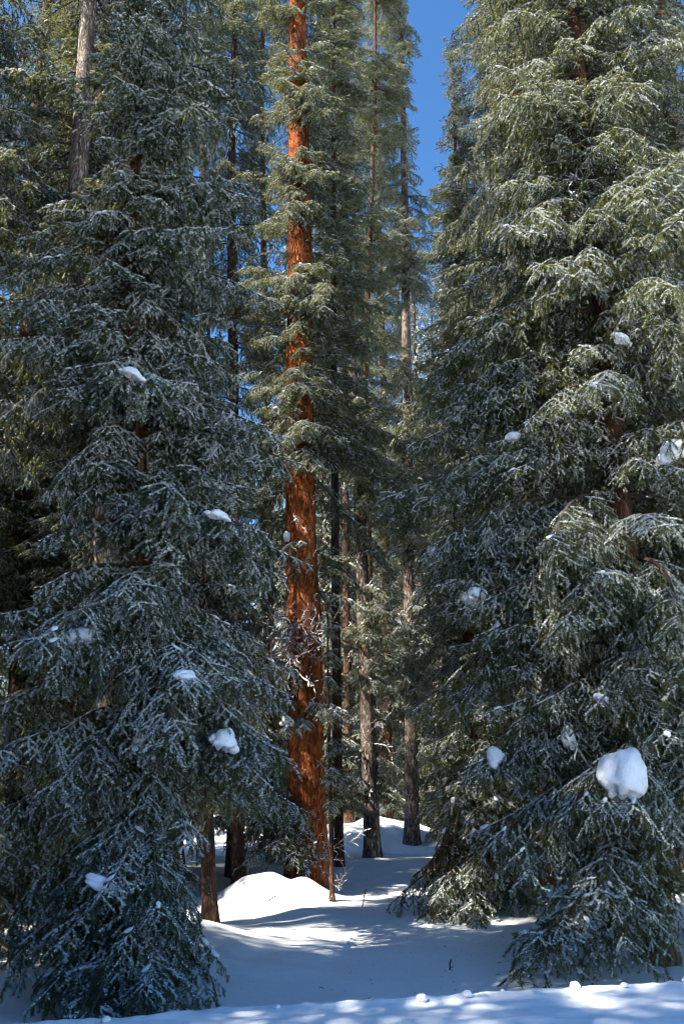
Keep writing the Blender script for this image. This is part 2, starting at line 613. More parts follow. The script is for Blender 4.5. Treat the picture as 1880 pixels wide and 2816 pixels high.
def trunk_mesh(W, r0, H, base, matl, seed, segs=18, dz=0.12, amp=0.05, flare=0.35):
    mb = MB()
    zs = np.arange(W[0].z, min(H, W[-1].z) + dz, dz)
    v = []
    for z in zs:
        c = interp(W, min(z, W[-1].z)) - base
        t = max(0, (z - base.z) / (H - base.z))
        r = r0 * max(0.02, (1 - t) ** 0.7)
        r *= 1 + flare * math.exp(-max(0, z - base.z) / (1.6 * r0))
        cx = 0.10 * r0 * fbm(z, seed, 0.3)
        for k in range(segs):
            a = 2 * math.pi * k / segs
            q = r * (1 + amp * noise.noise(Vector((math.cos(a) * 2.2, math.sin(a) * 2.2, z * 1.5 + seed * 9)))
                     + amp * .5 * noise.noise(Vector((math.cos(a) * 7, math.sin(a) * 7, z * 6 + seed * 9))))
            v.append((c.x + cx + q * math.cos(a), c.y + q * math.sin(a), z - base.z))
    n = len(zs)
    i = np.arange(n * segs).reshape(n, segs)
    j = np.roll(i, -1, 1)
    f = np.stack([i[:-1], j[:-1], j[1:], i[1:]], -1).reshape(-1, 4)
    mb.add(np.array(v), f4=f)
    return mb.build('trunk', [matl], smooth=True)

DENS = 2.6

def to_px(p):
    d = p - EYE
    z = d.y * CP + d.z * SP
    if z < .1:
        return -9999, -9999
    return 784 + 2349 * FOC * d.x / z, 1174.5 - 2349 * FOC * (d.z * CP - d.y * SP) / z

# openings in the boughs through which the sun comes in, and gaps one sees through
SUNNY = [(at_px(px, py, Y), r) for px, py, Y, r in [
    (600, 2075, 12.2, .7), (700, 2090, 12.6, .5), (640, 2160, 11.3, .7), (580, 2200, 10.8, .7), (650, 2190, 11.0, .6), (650, 2245, 9.8, .6), (610, 2290, 9.0, .5), (740, 2250, 9.8, .4),
    (1420, 2315, 5.3, .5), (1150, 2325, 5.1, .4), (680, 1380, 13.7, .32), (690, 1570, 13.7, .25), (620, 1650, 13.2, .4), (685, 960, 13.7, .2), (688, 585, 13.7, .35), (690, 320, 13.8, .35), (695, 130, 13.8, .3), (705, 790, 13.7, .15),
    (620, 1650, 13.2, .4), (560, 1450, 14.5, .5), (540, 1150, 14.8, .5), (560, 900, 14.8, .6), (580, 650, 14.8, .6), (560, 420, 14.8, .5), (680, 680, 12.7, .5), (690, 220, 12.8, .4),
    (985, 480, 8.8, .4), (1090, 470, 8.4, .4), (900, 890, 9.2, .3), (1140, 1930, 8, .4), (1380, 180, 7.8, .6), (1450, 500, 7.6, .5), (1150, 600, 8.2, .3),
    (1400, 2160, 7.6, .3), (930, 1900, 24, 1.2), (870, 1500, 24, 1.8), (850, 1720, 18.7, 1.3), (840, 1420, 18.7, 1.3), (945, 1750, 21.5, 1.3), (940, 1420, 21.3, 1.3), (800, 1560, 20, 1.2), (1000, 1500, 26, 1.8), (800, 1300, 22, 1.6), (880, 1000, 22, 1.8), (830, 700, 20, .8), (1000, 850, 22, 1), (1000, 1850, 26, 1), (600, 1050, 20, 1.4), (900, 500, 21, 1), (800, 300, 20, .8), (420, 300, 16, .8), (330, 150, 15, .8), (80, 180, 13, .8), (880, 1750, 24, 1.6), (1040, 1150, 20, .8), (450, 600, 16, .6), (190, 60, 10.1, .5), (200, 250, 10.1, .3), (900, 150, 21, 1.0), (1060, 500, 8.5, .3), (1330, 920, 7.7, .3),
    (1545, 1035, 7.8, .3), (1092, 1366, 8.4, .2), (1500, 2250, 10, .5)]]
OPEN = [(500, 2060, 520, 2345, 0, 30), (505, 2010, 960, 2345, .02, 30), (780, 1880, 965, 2345, .0, 30), (958, -60, 1006, 330, 0, 40),
        (655, 1090, 738, 2040, .12, 13.9), (655, 260, 720, 350, .4, 13.9), (655, 60, 715, 150, .5, 13.9), (655, 540, 720, 620, .3, 13.9), (655, 750, 725, 850, .6, 13.9),
        (165, -40, 215, 440, .12, 9.6), (205, 1030, 272, 1350, .15, 9.6), (298, 1040, 332, 1250, .15, 8.4), (930, 1750, 965, 1960, .3, 21.8), (835, 1600, 870, 1900, .5, 19),
        (755, 1890, 775, 2090, .2, 12.4), (840, 2180, 1000, 2345, 0, 30), (1482, 2080, 1535, 2245, .03, 8.7), (970, 330, 1000, 420, .3, 40)]
def blocked(a, b, rg, L, must=False):
    for t in (.2, .4, .6, .8, 1.0):
        p = a.lerp(b, t)
        for i, (q, rad) in enumerate(SUNNY[:8] if must else SUNNY):
            d = p - q
            k = d.dot(sv)
            if k > .5 and (d - sv * k).length < (.9 if i < 8 else .6) * rad + (.08 if i < 8 else .06) * L:
                return True
        if must:
            continue
        x, y = to_px(p)
        m = 1917 * .08 * L / max(p.y, 1)
        for x0, y0, x1, y1, pr, yl in OPEN:
            if x0 - m < x < x1 + m and y0 - m < y < y1 + .3 * m and p.y < yl:
                if rg.random() > pr:
                    return True
    return False
class Tree:
    dy = 0.0
    def __init__(self, name, label, pts, Y, H, r0, bark, seed, snow='medium', group=None, segs=18, dz=0.12, amp=0.05):
        self.base, self.W = trunk_path(pts, Y, H)
        self.H, self.snow = H, snow
        self.r0 = r0
        self.rg = random.Random(seed)
        self.root = thing(name, self.base, label, 'tree', group)
        part('trunk', trunk_mesh(self.W, r0, H, self.base, M[bark], seed, segs, dz, amp), self.root)
    def radius(self, z):
        t = max(0, (z - self.base.z) / (self.H - self.base.z))
        return self.r0 * max(0.02, (1 - t) ** 0.8)
    def branch(self, z, az, L, pitch, roll=0.0, snow=None, dead=False, rust=False, tip=None, check=False):
        """a limb of length L at height z above the world's zero, heading az (0 = +X), raised by pitch"""
        p = interp(self.W, z) - self.base
        rg = self.rg
        if check and blocked(p + self.base, p + self.base + Vector((math.cos(az), math.sin(az), math.tan(pitch) - .3)) * L * .95, rg, L):
            return None
        if dead:
            i = rg.randrange(len(DEAD))
            me, sc_ = DEAD[i], L / DEADL[i]
            nm = 'dead_branch'
        elif rust:
            me, sc_, nm = rg.choice(RUST), L / .85, 'branch'
        else:
            bl = min(LENS, key=lambda q: abs(math.log(q / L)))
            me = rg.choice(BR[(snow or self.snow, bl)])
            sc_ = L / bl
            nm = 'branch'
        if tip is not None:
            tv = me.get('tip')
            if tv is None:
                tv = (sc_ and L / sc_, 0, -.1 * L / sc_)
            tv = Vector(tv)
            sc_ = L / tv.length
            pitch = tip - math.asin(tv.z / tv.length)
        r = self.radius(z) * 0.7
        m = (Matrix.Translation(p + Vector((math.cos(az), math.sin(az), 0)) * r) @ Matrix.Rotation(az, 4, 'Z')
             @ Matrix.Rotation(-pitch, 4, 'Y') @ Matrix.Rotation(roll, 4, 'X')
             @ Matrix.Diagonal((sc_, sc_ * rg.choice((-1, 1)) , sc_, 1)))
        return part(nm, me, self.root, m)
    def crown(self, z0, z1, n, Lfun, pitch=(-12, 8), azf=None, snow=None, skip=None, check=True):
        rg = self.rg
        n = min(int(n * DENS), 235)
        for i in range(int(n * .38)):
            z = rg.uniform(z0, z1)
            self.branch(z, rg.uniform(0, 6.28), rg.uniform(.4, .95) * min(1, Lfun((z - z0) / (z1 - z0))), R(rg.uniform(-35, 15)), R(rg.uniform(-12, 12)), snow, check=True)
        az = rg.uniform(0, 6.28)
        for i in range(n):
            t = (i + rg.random()) / n
            z = z0 + (z1 - z0) * t
            z = round(z / .42) * .42 + rg.uniform(-.07, .07)
            z = min(max(z, z0), z1)
            az += 2.399963 + rg.uniform(-.5, .5)
            a = azf(rg) if azf else az
            L = Lfun((z - z0) / (z1 - z0)) * rg.uniform(.72, 1.15) * (1 + .42 * noise.noise(Vector((math.cos(a) * 1.2 + self.base.x, math.sin(a) * 1.2, z * .8))))
            if skip and skip(z, a):
                continue
            self.branch(z, a, L, R(rg.uniform(*pitch)), R(rg.uniform(-12, 12)), snow, check=check)
    def reach(self, px, py, Y, rise=0.15, snow=None, dead=False, extra=1.0, rust=False):
        """a limb whose tip comes to the given picture point at distance Y"""
        tip = at_px(px, py, Y + self.dy)
        z = tip.z + rise
        for _ in range(3):
            a = interp(self.W, z)
            hd = math.hypot(tip.x - a.x, tip.y - a.y)
            z = tip.z + (rise + .12) * hd
        a = interp(self.W, z)
        az = math.atan2(tip.y - a.y, tip.x - a.x)
        L = (tip - a).length * extra
        if blocked(a, tip, self.rg, L, True):
            return None
        pitch = math.asin(max(-1, min(1, (tip.z - a.z) / L)))
        return self.branch(z, az, L, pitch, R(self.rg.uniform(-8, 8)), snow, dead, rust, tip=pitch)

print('library', sum(len(m.polygons) for v in BR.values() for m in v))

def cone(a, b, p=1.0):
    return lambda t: a * (1 - t) ** p + b

FRONT = lambda rg: R(-90) + rg.gauss(0, .75)

# --- the big red-barked trunk
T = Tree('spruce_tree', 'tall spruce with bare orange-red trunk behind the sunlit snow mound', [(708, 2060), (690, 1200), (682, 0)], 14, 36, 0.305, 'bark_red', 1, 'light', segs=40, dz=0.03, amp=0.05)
main = T
T.crown(4.6, 22, 75, cone(0.5, 0.75), (-25, 5))
T.crown(6.5, 18, 34, cone(.3, .75), (-35, 0), azf=FRONT)
for px, py, Y, s in [(640, 190, 13.2, 'medium'), (700, 215, 12.8, 'medium'), (760, 400, 13.3, 'light'), (640, 380, 13.2, 'medium'), (610, 650, 13.2, 'medium'),
                     (740, 660, 12.9, 'heavy'), (690, 690, 12.7, 'heavy'), (650, 640, 13.0, 'medium'), (600, 900, 13.2, 'medium'), (735, 905, 13.2, 'light'),
                     (640, 870, 13.0, 'light'), (760, 560, 13.5, 'light'), (780, 250, 13.6, 'light'), (600, 520, 13.2, 'light'), (620, 780, 13, 'light'),
                     (660, 20, 13.3, 'light'), (740, 100, 13.4, 'light'), (735, 480, 13.2, 'light')]:
    T.reach(px, py, Y, 0.25, s)
for yy_, k_ in [(185, 3), (230, 3), (385, 2), (470, 2), (500, 1), (645, 3), (690, 3), (895, 2), (995, 2), (1075, 1)]:
    for q_ in range(k_):
        T.reach(655 + 40 * q_ + 20 * (3 - k_), yy_ + 12 * q_ % 25, 12.85, 0.3, 'heavy' if yy_ in (645, 690) else 'medium')
for px, py, Y in [(600, 1500, 13.2), (640, 1470, 13.3), (610, 1560, 13.2), (660, 1580, 13.1), (700, 1520, 13.1), (730, 1540, 13.4), (650, 1430, 13.4),
                  (640, 1620, 13.3), (690, 1800, 13.5), (720, 1890, 13.55), (735, 1760, 13.6), (745, 830, 13.2), (750, 2010, 13.2), (700, 1300, 13.6),
                  (620, 1330, 13.2), (740, 1160, 13.4), (655, 1190, 13.4), (770, 2030, 12.9), (590, 1450, 13.3), (735, 1480, 13.3), (745, 2000, 13), (725, 2045, 13), (690, 2030, 13.1), (655, 2040, 13), (765, 2065, 12.9), (715, 2070, 12.9), (640, 2010, 13), (600, 2030, 13), (665, 1500, 13.3), (700, 1450, 13.3), (715, 1600, 13.3), (570, 1480, 13.0), (585, 1530, 13.0), (600, 1440, 12.9), (560, 1560, 13.0), (620, 1510, 12.8), (640, 1540, 12.8), (660, 1470, 12.9), (700, 1490, 12.8), (680, 1550, 12.8), (725, 1500, 12.9)]:
    T.reach(px, py, Y, 0.25, dead=True)
for px, py, Y in [(600, 1930, 13), (640, 1960, 12.9), (570, 1990, 13.1), (610, 2010, 12.9), (680, 1985, 12.9), (560, 1900, 13.2)]:
    T.reach(px, py, Y, 0.3, 'light')

# --- near spruces on the left, standing in the shade
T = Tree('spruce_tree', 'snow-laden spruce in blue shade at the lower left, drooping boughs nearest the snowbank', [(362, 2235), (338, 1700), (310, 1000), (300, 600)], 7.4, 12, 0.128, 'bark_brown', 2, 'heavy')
left_near = T
T.dy = -.95
T.crown(0.7, 11.5, 84, cone(1.0, 0.68, .7), (-22, 4))
T.crown(3, 11, 36, cone(.3, .65), (-30, 5), azf=FRONT, check=False)
for px, py, Y in [(700, 1085, 8.2), (660, 1010, 8.0), (620, 1060, 7.8), (690, 1880, 8.3), (660, 1760, 8.0), (600, 1700, 7.8), (650, 1600, 8.3),
                  (640, 1330, 8.2), (600, 1230, 7.8), (700, 1300, 8.4), (480, 1180, 7.2), (420, 1560, 7.1), (520, 1650, 7.4), (560, 880, 8.0),
                  (640, 700, 8.3), (610, 500, 8.2), (560, 330, 8.0), (620, 200, 8.3), (500, 600, 7.6), (300, 860, 7.2), (440, 250, 8), (520, 130, 8.2),
                  (300, 2000, 7.2), (180, 1760, 7.6), (250, 2020, 7.2), (430, 1940, 7.3), (500, 2200, 7.7), (470, 2290, 7.4), (310, 2290, 7.2), (130, 2250, 7.5), (400, 2120, 7.2),
                  (80, 2080, 7.4), (150, 2180, 7.1), (220, 2260, 7.0), (280, 2180, 6.9), (360, 2210, 7.0), (420, 2270, 7.1), (200, 2120, 7.3), (90, 2300, 7.1), (260, 2330, 6.9), (380, 2330, 7.0), (40, 2230, 7.3), (480, 2130, 7.4), (570, 1560, 7.9), (340, 1260, 7.4), (230, 1510, 7.4), (120, 1690, 7.7), (160, 1980, 7.5), (60, 2180, 7.9), (600, 1830, 8.1), (450, 1380, 7.5), (560, 1480, 8)]:
    T.reach(px, py, Y, 0.2, 'heavy')
T = Tree('spruce_tree', 'leaning spruce at left whose pale peeling upper trunk catches the sun', [(262, 2230), (250, 1700), (238, 1200), (210, 720), (178, 430), (205, 0)], 9.6, 24, 0.185, 'bark_pale', 3, 'heavy')
T.crown(0.9, 7.2, 60, cone(0.5, 1.45), (-22, 2))
T.crown(8.2, 15.5, 70, cone(0.5, 1.1), (-20, 5), snow='light')
for px, py, Y in [(20, 1180, 9), (90, 1080, 8.9), (130, 850, 9), (60, 800, 9), (170, 450, 9.4), (250, 460, 9.3), (330, 500, 9.3), (150, 600, 9.2), (30, 620, 9.2),
                  (90, 920, 9), (350, 640, 9.2), (200, 760, 9.0), (60, 1560, 8.9), (110, 1480, 9.0), (140, 1520, 8.9), (60, 1640, 9), (400, 900, 9.3), (60, 960, 9)]:
    T.reach(px, py, Y, 0.2, 'heavy')
T = Tree('spruce_tree', 'shaded spruce whose frosted boughs enter at the left edge of the picture', [(-190, 2240), (-160, 1000)], 8.6, 13, 0.16, 'bark_brown', 4, 'heavy')
T.crown(0.8, 12, 80, cone(0.8, 0.95), (-20, 4), skip=lambda z, a: math.cos(a) < -0.4)
for px, py, Y in [(60, 1950, 7.8), (40, 2150, 7.6), (90, 1800, 8), (60, 1350, 8), (100, 650, 8.5), (60, 2300, 7.3)]:
    T.reach(px, py, Y, 0.2, 'heavy')
T = Tree('spruce_tree', 'red-barked spruce half hidden behind the shaded boughs at far left', [(100, 2010), (98, 1400), (120, 700)], 16, 14, 0.20, 'bark_red', 5, 'medium')
T.crown(4.5, 13.8, 80, cone(0.9, .6), (-20, 5), snow='light')
T = Tree('spruce_tree', 'olive-green sunlit spruce filling the upper left corner', [(40, 2000), (60, 900), (80, 300)], 13, 25, 0.19, 'bark_brown', 6, 'light')
T.crown(4.0, 21, 120, cone(.8, 1.3), (-24, 3))
T = Tree('spruce_tree', 'sunlit yellow-green spruce just left of the tall red trunk', [(540, 2045), (535, 900), (530, 400)], 15.3, 25, 0.15, 'bark_brown', 7, 'medium')
T.crown(1.2, 22, 150, cone(0.6, 0.95), (-20, 4))
T = Tree('spruce_tree', 'slim spruce rising between the shaded left trees and the red trunk', [(400, 2030), (405, 900), (410, 300)], 17, 28, 0.16, 'bark_brown', 8, 'light')
T.crown(2.0, 24, 130, cone(.7, 1.1), (-22, 4))
T = Tree('spruce_tree', 'spruce with shaggy light-catching crown behind the upper left trees', [(280, 2030), (285, 900), (285, 300)], 14.5, 26, 0.17, 'bark_brown', 9, 'light')
T.crown(3.0, 22, 130, cone(.6, 1.1), (-22, 4))

# --- the middle: the small clearing and what closes it
T = Tree('spruce_tree', 'straight grey-trunked spruce at the back of the clearing, crown edging the blue sky', [(945, 1950), (935, 1000), (925, 300)], 21.8, 38, 0.18, 'bark_grey', 10, 'medium')
T.crown(3.4, 28, 50, cone(.2, 1.0), (-30, 0), azf=FRONT)
for i in range(36):
    T.branch(T.rg.uniform(1.2, 7), T.rg.uniform(0, 6.28), T.rg.uniform(.6, 1.4), R(T.rg.uniform(-25, 10)), dead=True)
T.crown(1.4, 10, 40, cone(.2, .9), (-28, 2))
T.crown(8, 29, 62, cone(0.7, 1.1), (-20, 4), skip=lambda z, a: math.cos(a) > 0.3 and z > 14 and T.rg.random() < .3)
T = Tree('spruce_tree', 'thin-crowned spruce with bare grey bole right of the tall red trunk', [(852, 1900), (825, 1200), (795, 600), (772, 50)], 19, 34, 0.17, 'bark_grey', 11, 'light')
T.crown(3.4, 27, 40, cone(.2, .9), (-30, 0), azf=FRONT)
T.crown(0.9, 10, 36, cone(.2, .75), (-28, 2))
T.crown(8, 28, 50, cone(0.5, 0.85), (-26, 2))
for i in range(46):
    T.branch(T.rg.uniform(1.2, 9), T.rg.uniform(0, 6.28), T.rg.uniform(.6, 1.4), R(T.rg.uniform(-25, 10)), dead=True)
T = Tree('spruce_tree', 'narrow dark spire spruce standing alone against the strip of blue sky', [(1085, 1960), (1062, 1000), (1035, 60), (1032, -60)], 17, 20.3, 0.14, 'bark_brown', 12, 'light')
T.crown(1.6, 12.5, 90, cone(0.8, 0.45), (-20, 4))
T.crown(12.3, 19.8, 60, cone(0.55, 0.30), (0, 25))
T.crown(10, 16, 40, cone(0.2, 0.6), (-10, 15))
T = Tree('spruce_sapling', 'thin dark sapling standing in the snow just right of the red trunk', [(762, 2098), (758, 1850), (752, 1600)], 12.4, 4.6, 0.035, 'bark_brown', 13, 'light', segs=8, dz=.1)
T.crown(1.2, 4.5, 34, cone(0.38, 0.14), (-25, 0))
for px, py, Y in [(815, 2030, 12.4), (820, 2055, 12.1), (745, 2080, 12.1), (805, 1985, 12.3), (720, 2090, 12.0)]:
    T.reach(px, py, Y, 0.1, dead=True)
T = Tree('spruce_sapling', 'young spruce with low rusty boughs reaching out over the snow', [(1105, 2100), (1090, 1800), (1085, 1700)], 11.3, 3.4, 0.06, 'bark_brown', 14, 'light', segs=8, dz=.1)
T.crown(0.35, 3.2, 46, cone(0.95, 0.22), (-24, 0))
for px, py, Y, r in [(905, 2080, 10.9, 0), (920, 2160, 10.5, 0), (960, 2060, 10.6, 0), (980, 1990, 10.7, 1), (1010, 1930, 10.8, 1), (960, 2010, 11, 1), (1040, 2130, 10.3, 0), (1080, 2150, 10.2, 0), (1130, 2150, 10.3, 0), (1000, 2110, 10.4, 0)]:
    T.reach(px, py, Y, 0.25, 'light', rust=bool(r))
for nm, lab, pts, Y, H, r, bk, sd, cr in [
        ('spruce_sapling', 'slim dark stem at the left rear of the clearing beside the red trunk', [(778, 1895), (770, 1600)], 19, 6, .06, 'bark_brown', 15, (1.0, 5.8, 34, .75)),
        ('spruce_sapling', 'slim stem in front of the bare grey bole at the back of the clearing', [(842, 1935), (838, 1600)], 20, 7, .06, 'bark_brown', 16, (1.6, 6.8, 30, .6)),
        ('spruce_tree', 'small spruce with brown lower stem at the edge of the lit snow on the left', [(487, 2185), (478, 2050), (462, 1500)], 9.9, 8.5, .085, 'bark_brown', 17, (2.6, 8.2, 50, .8)),
        ('spruce_tree', 'small brown-stemmed spruce left of the sunlit snow mound', [(545, 2060), (538, 1500)], 13.2, 7.5, .085, 'bark_brown', 18, (1.0, 7.2, 52, .85)),
        ('spruce_tree', 'grey-stemmed spruce just right of the trunk at the back of the clearing', [(1010, 1900), (1005, 1300)], 24, 17, .15, 'bark_grey', 19, (1.5, 16.5, 80, 1.3))]:
    T = Tree(nm, lab, pts, Y, H, r, bk, sd, 'medium', segs=10, dz=.15)
    T.crown(cr[0], cr[1], cr[2], cone(cr[3], .2), (-24, 2))

for lab, pts, Y, H, sd, rad in [
        ('small bushy fir at the very back of the clearing, left of the grey boles', [(800, 1850), (800, 1700)], 27, 3.6, 41, .9),
        ('small bushy fir between the two grey boles at the back', [(900, 1860), (900, 1700)], 25.5, 3.0, 42, .8),
        ('low young fir right of the last grey bole', [(1015, 1890), (1015, 1700)], 22, 3.4, 43, .8),
        ('half-grown fir left of the red trunk behind the mound', [(625, 1960), (620, 1700)], 17.5, 5.0, 44, .8)]:
    T = Tree('spruce_sapling', lab, pts, Y, H, .05, 'bark_brown', sd, 'heavy', segs=8, dz=.15)
    T.crown(.2, H, 36, cone(rad, .12), (-20, 5))

# --- the great spruce at right and those around it
T = Tree('spruce_tree', 'great spruce at right with long snowy boughs sweeping left towards the clearing', [(1512, 2215), (1475, 1700), (1412, 1050), (1350, 380)], 8.7, 17, 0.155, 'bark_brown', 20, 'medium')
right_near = T
T.crown(1.6, 16, 120, cone(0.9, 1.35, .8), (-22, 2))
for px, py, Y, s in [(985, 480, 8.8, 'heavy'), (1090, 470, 8.4, 'heavy'), (870, 915, 9.2, 'light'), (930, 830, 9.2, 'medium'), (1050, 640, 8.6, 'heavy'), (1120, 560, 8.2, 'heavy'),
                     (1180, 480, 8, 'heavy'), (1280, 520, 7.7, 'heavy'), (1180, 640, 7.7, 'heavy'), (1300, 640, 7.5, 'heavy'), (1160, 300, 8.4, 'medium'), (1250, 200, 8, 'medium'),
                     (1320, 80, 7.9, 'heavy'), (1400, 180, 7.8, 'heavy'), (1120, 380, 8.6, 'medium'), (1390, 330, 7.7, 'medium'), (1450, 500, 7.6, 'heavy'), (1050, 800, 8.6, 'medium'),
                     (950, 1010, 9, 'light'), (1010, 930, 8.9, 'medium'), (1130, 920, 8.3, 'light'), (1090, 1090, 8.6, 'light'), (960, 1180, 9, 'light'), (1000, 1290, 8.9, 'medium'),
                     (1120, 1230, 8.4, 'light'), (970, 1370, 9.1, 'medium'), (1090, 1400, 8.6, 'medium'), (1050, 1600, 9, 'light'), (1150, 1500, 8.5, 'light'), (1200, 1730, 8.3, 'light'),
                     (1330, 920, 7.7, 'heavy'), (1250, 1290, 7.9, 'medium'), (1370, 1400, 7.6, 'heavy'), (1460, 1380, 7.6, 'heavy'), (1280, 1480, 7.8, 'heavy'), (1350, 1600, 7.6, 'medium'),
                     (1090, 1920, 8.3, 'medium'), (1150, 1930, 7.9, 'heavy'), (1230, 1890, 7.6, 'medium'), (1330, 1860, 7.5, 'medium'), (1430, 1870, 7.5, 'medium'), (1200, 2030, 7.6, 'medium'),
                     (1290, 2060, 7.4, 'medium'), (1400, 2070, 7.3, 'heavy'), (1480, 1960, 7.5, 'medium'), (1350, 2140, 7.4, 'light'), (1160, 1980, 7.8, 'heavy'), (1540, 1960, 7.7, 'medium'),
                     (1250, 2240, 7.3, 'light'), (1310, 2200, 7.2, 'light'), (1400, 2190, 7.3, 'light'), (1560, 2090, 7.8, 'light'), (1210, 1660, 8, 'light'), (1130, 1780, 8.4, 'light')]:
    T.reach(px, py, Y, 0.22, s)
for px, py, Y in [(1420, 2160, 8.0), (1460, 2190, 8.2), (1210, 1830, 7.7), (1440, 2120, 8.0), (1395, 2140, 8.0), (1500, 1420, 8.2), (1300, 400, 8.0), (1330, 330, 8.1)]:
    T.reach(px, py, Y, 0.25, dead=True)
T = Tree('spruce_tree', 'spruce with red bark glowing at the right edge of the picture', [(1640, 2180), (1600, 1100), (1563, 480)], 9.8, 17, 0.19, 'bark_red', 21, 'medium')
T.crown(1.5, 16, 95, cone(0.6, 1.1), (-22, 3), skip=lambda z, a: math.cos(a) > 0.6)
for px, py, Y in [(1450, 560, 9.0), (1510, 900, 8.8), (1480, 740, 8.8), (1530, 1040, 8.6), (1500, 1300, 8.9), (1540, 1560, 8.7)]:
    T.reach(px, py, Y, 0.2, 'heavy')
T = Tree('spruce_tree', 'orange-brown trunk deep in the shade behind the great right spruce', [(1240, 2010), (1222, 1350), (1205, 700)], 13.5, 20, 0.18, 'bark_red', 22, 'medium')
T.crown(2.2, 19, 105, cone(0.9, 0.9), (-22, 3))
T = Tree('spruce_tree', 'dark spruce closing the forest behind the lower right boughs', [(1400, 2030), (1370, 1000), (1345, 400)], 14.5, 22, 0.2, 'bark_brown', 23, 'light')
T.crown(1.2, 21, 130, cone(1.1, 1.0), (-22, 3))
T = Tree('spruce_tree', 'spruce between the spire and the great right spruce, olive in the sun', [(1150, 1990), (1140, 1000), (1130, 300)], 16, 28, 0.17, 'bark_brown', 24, 'light')
T.crown(1.2, 24, 140, cone(.7, 1.0), (-22, 3))
T = Tree('spruce_tree', 'bushy spruce behind the right edge, pale snow on its tips', [(1560, 2030), (1520, 900), (1500, 300)], 13.5, 21, 0.18, 'bark_brown', 25, 'medium')
T.crown(1.2, 20, 110, cone(1.0, 1.0), (-22, 3))
T = Tree('spruce_tree', 'thick dark spruce behind the low boughs at lower left', [(170, 2060), (160, 1500)], 12.4, 10, 0.13, 'bark_brown', 26, 'medium')
T.crown(0.7, 9.5, 85, cone(1.0, .4), (-22, 3))

for lab, pts, Y, H, r_, sd, c in [
        ('spruce filling the gap of sky just right of the tall red trunk', [(800, 1900), (790, 900), (770, 200)], 24, 34, .13, 31, (1.5, 30, 120, .5, 1.1)),
        ('olive-gold spruce crown bordering the left side of the sky gap', [(858, 1880), (835, 900), (860, 200)], 20.5, 34, .12, 38, (7, 29, 105, .4, 1.0)),
        ('spruce crown just right of the upper red trunk, dead twigs against blue', [(775, 1880), (765, 900), (765, 200)], 17, 28, .10, 39, (8, 26, 90, .4, .8)),
        ('spruce behind the bare grey bole, frayed top against the blue', [(890, 1880), (880, 900), (860, 200)], 27, 40, .15, 32, (1.5, 34, 130, .5, 1.3)),
        ('spruce seen through the gap left of the red trunk, far up in the light', [(620, 1950), (610, 900), (600, 200)], 20, 30, .15, 33, (1.5, 27, 120, .5, 1.0)),
        ('tall spruce at the upper middle left, sky sparkling through it', [(470, 1950), (460, 900), (470, 200)], 19, 30, .15, 34, (2, 27, 120, .5, 1.1)),
        ('spruce behind the top of the pale peeling trunk', [(190, 1960), (200, 900), (230, 200)], 18, 30, .17, 35, (2, 27, 120, .5, 1.3)),
        ('tall spruce right behind the great right spruce, dark against the sky', [(1320, 1960), (1290, 900), (1250, 200)], 18, 32, .18, 36, (3, 28, 120, .5, 1.3)),
        ('spruce at the far upper right, olive green in the sun', [(1480, 1960), (1450, 900), (1400, 200)], 18, 32, .18, 37, (3, 28, 120, .5, 1.3))]:
    T = Tree('spruce_tree', lab, pts, Y, H, r_, 'bark_brown', sd, 'light', segs=10, dz=.3)
    T.crown(c[0], c[1], c[2], cone(c[3], c[4]), (-22, 4))

# --- the forest beyond
FAR = []
def far_crowns():
    small = {}
    for L in (0.8, 1.4, 2.1):
        for s in range(2):
            small.setdefault(L, []).append(branch_arrays(L, 700 + s, 0.55, sec_sp=.15, ter_sp=.15, per=8, nl=.06, nw=.026, hang=1.6, detail=.45, width=.5).arrays())
    for s in range(5):
        rg = random.Random(40 + s)
        mb = MB()
        H = 1.0
        n = 190
        az = 0
        for i in range(n):
            t = (i + .5) / n
            z = .7 + 17.1 * t ** 1.12
            L = 2.5 * (1 - t) ** .8 + .3
            az += 2.399963 + rg.uniform(-.4, .4)
            k = min(small, key=lambda q: abs(q - L))
            v, f3, m3, f4, m4 = rg.choice(small[k])
            q = L / k * rg.uniform(.75, 1.15)
            mt = np.array(Matrix.Translation((0, 0, z)) @ Matrix.Rotation(az, 4, 'Z') @ Matrix.Rotation(R(rg.uniform(2, 24)), 4, 'Y') @ Matrix.Scale(q, 4))
            vv = v @ mt[:3, :3].T + mt[:3, 3]
            mb.add(vv, f3=f3, m3=m3, f4=f4, m4=m4)
        me = mb.build('crown', [M['needle'], M['snow'], M['wood'], M['frost']])
        FAR.append(me)
        print('far crown', len(me.polygons))
far_crowns()
tm = MB()
v = []
for z in np.linspace(-.5, 18, 40):
    for k in range(10):
        a = 2 * math.pi * k / 10
        q = 0.2 * (1 - (z + .5) / 18.6) ** .8 * (1 + .1 * math.sin(3 * a + z))
        v.append((q * math.cos(a), q * math.sin(a), z))
i = np.arange(400).reshape(40, 10)
j = np.roll(i, -1, 1)
tm.add(v, f4=np.stack([i[:-1], j[:-1], j[1:], i[1:]], -1).reshape(-1, 4))
far_trunk = tm.build('trunk', [M['bark_brown']], smooth=True)

def far_tree(x, y, s, rz, me, label, group):
    o = thing('spruce_tree', (x, y, ground_z(x, y)), label, 'tree', group)
    o.scale = (s * .9, s * .9, s)
    o.rotation_euler = (0, 0, rz)
    part('trunk', far_trunk, o)
    part('crown', me, o, kind='stuff')

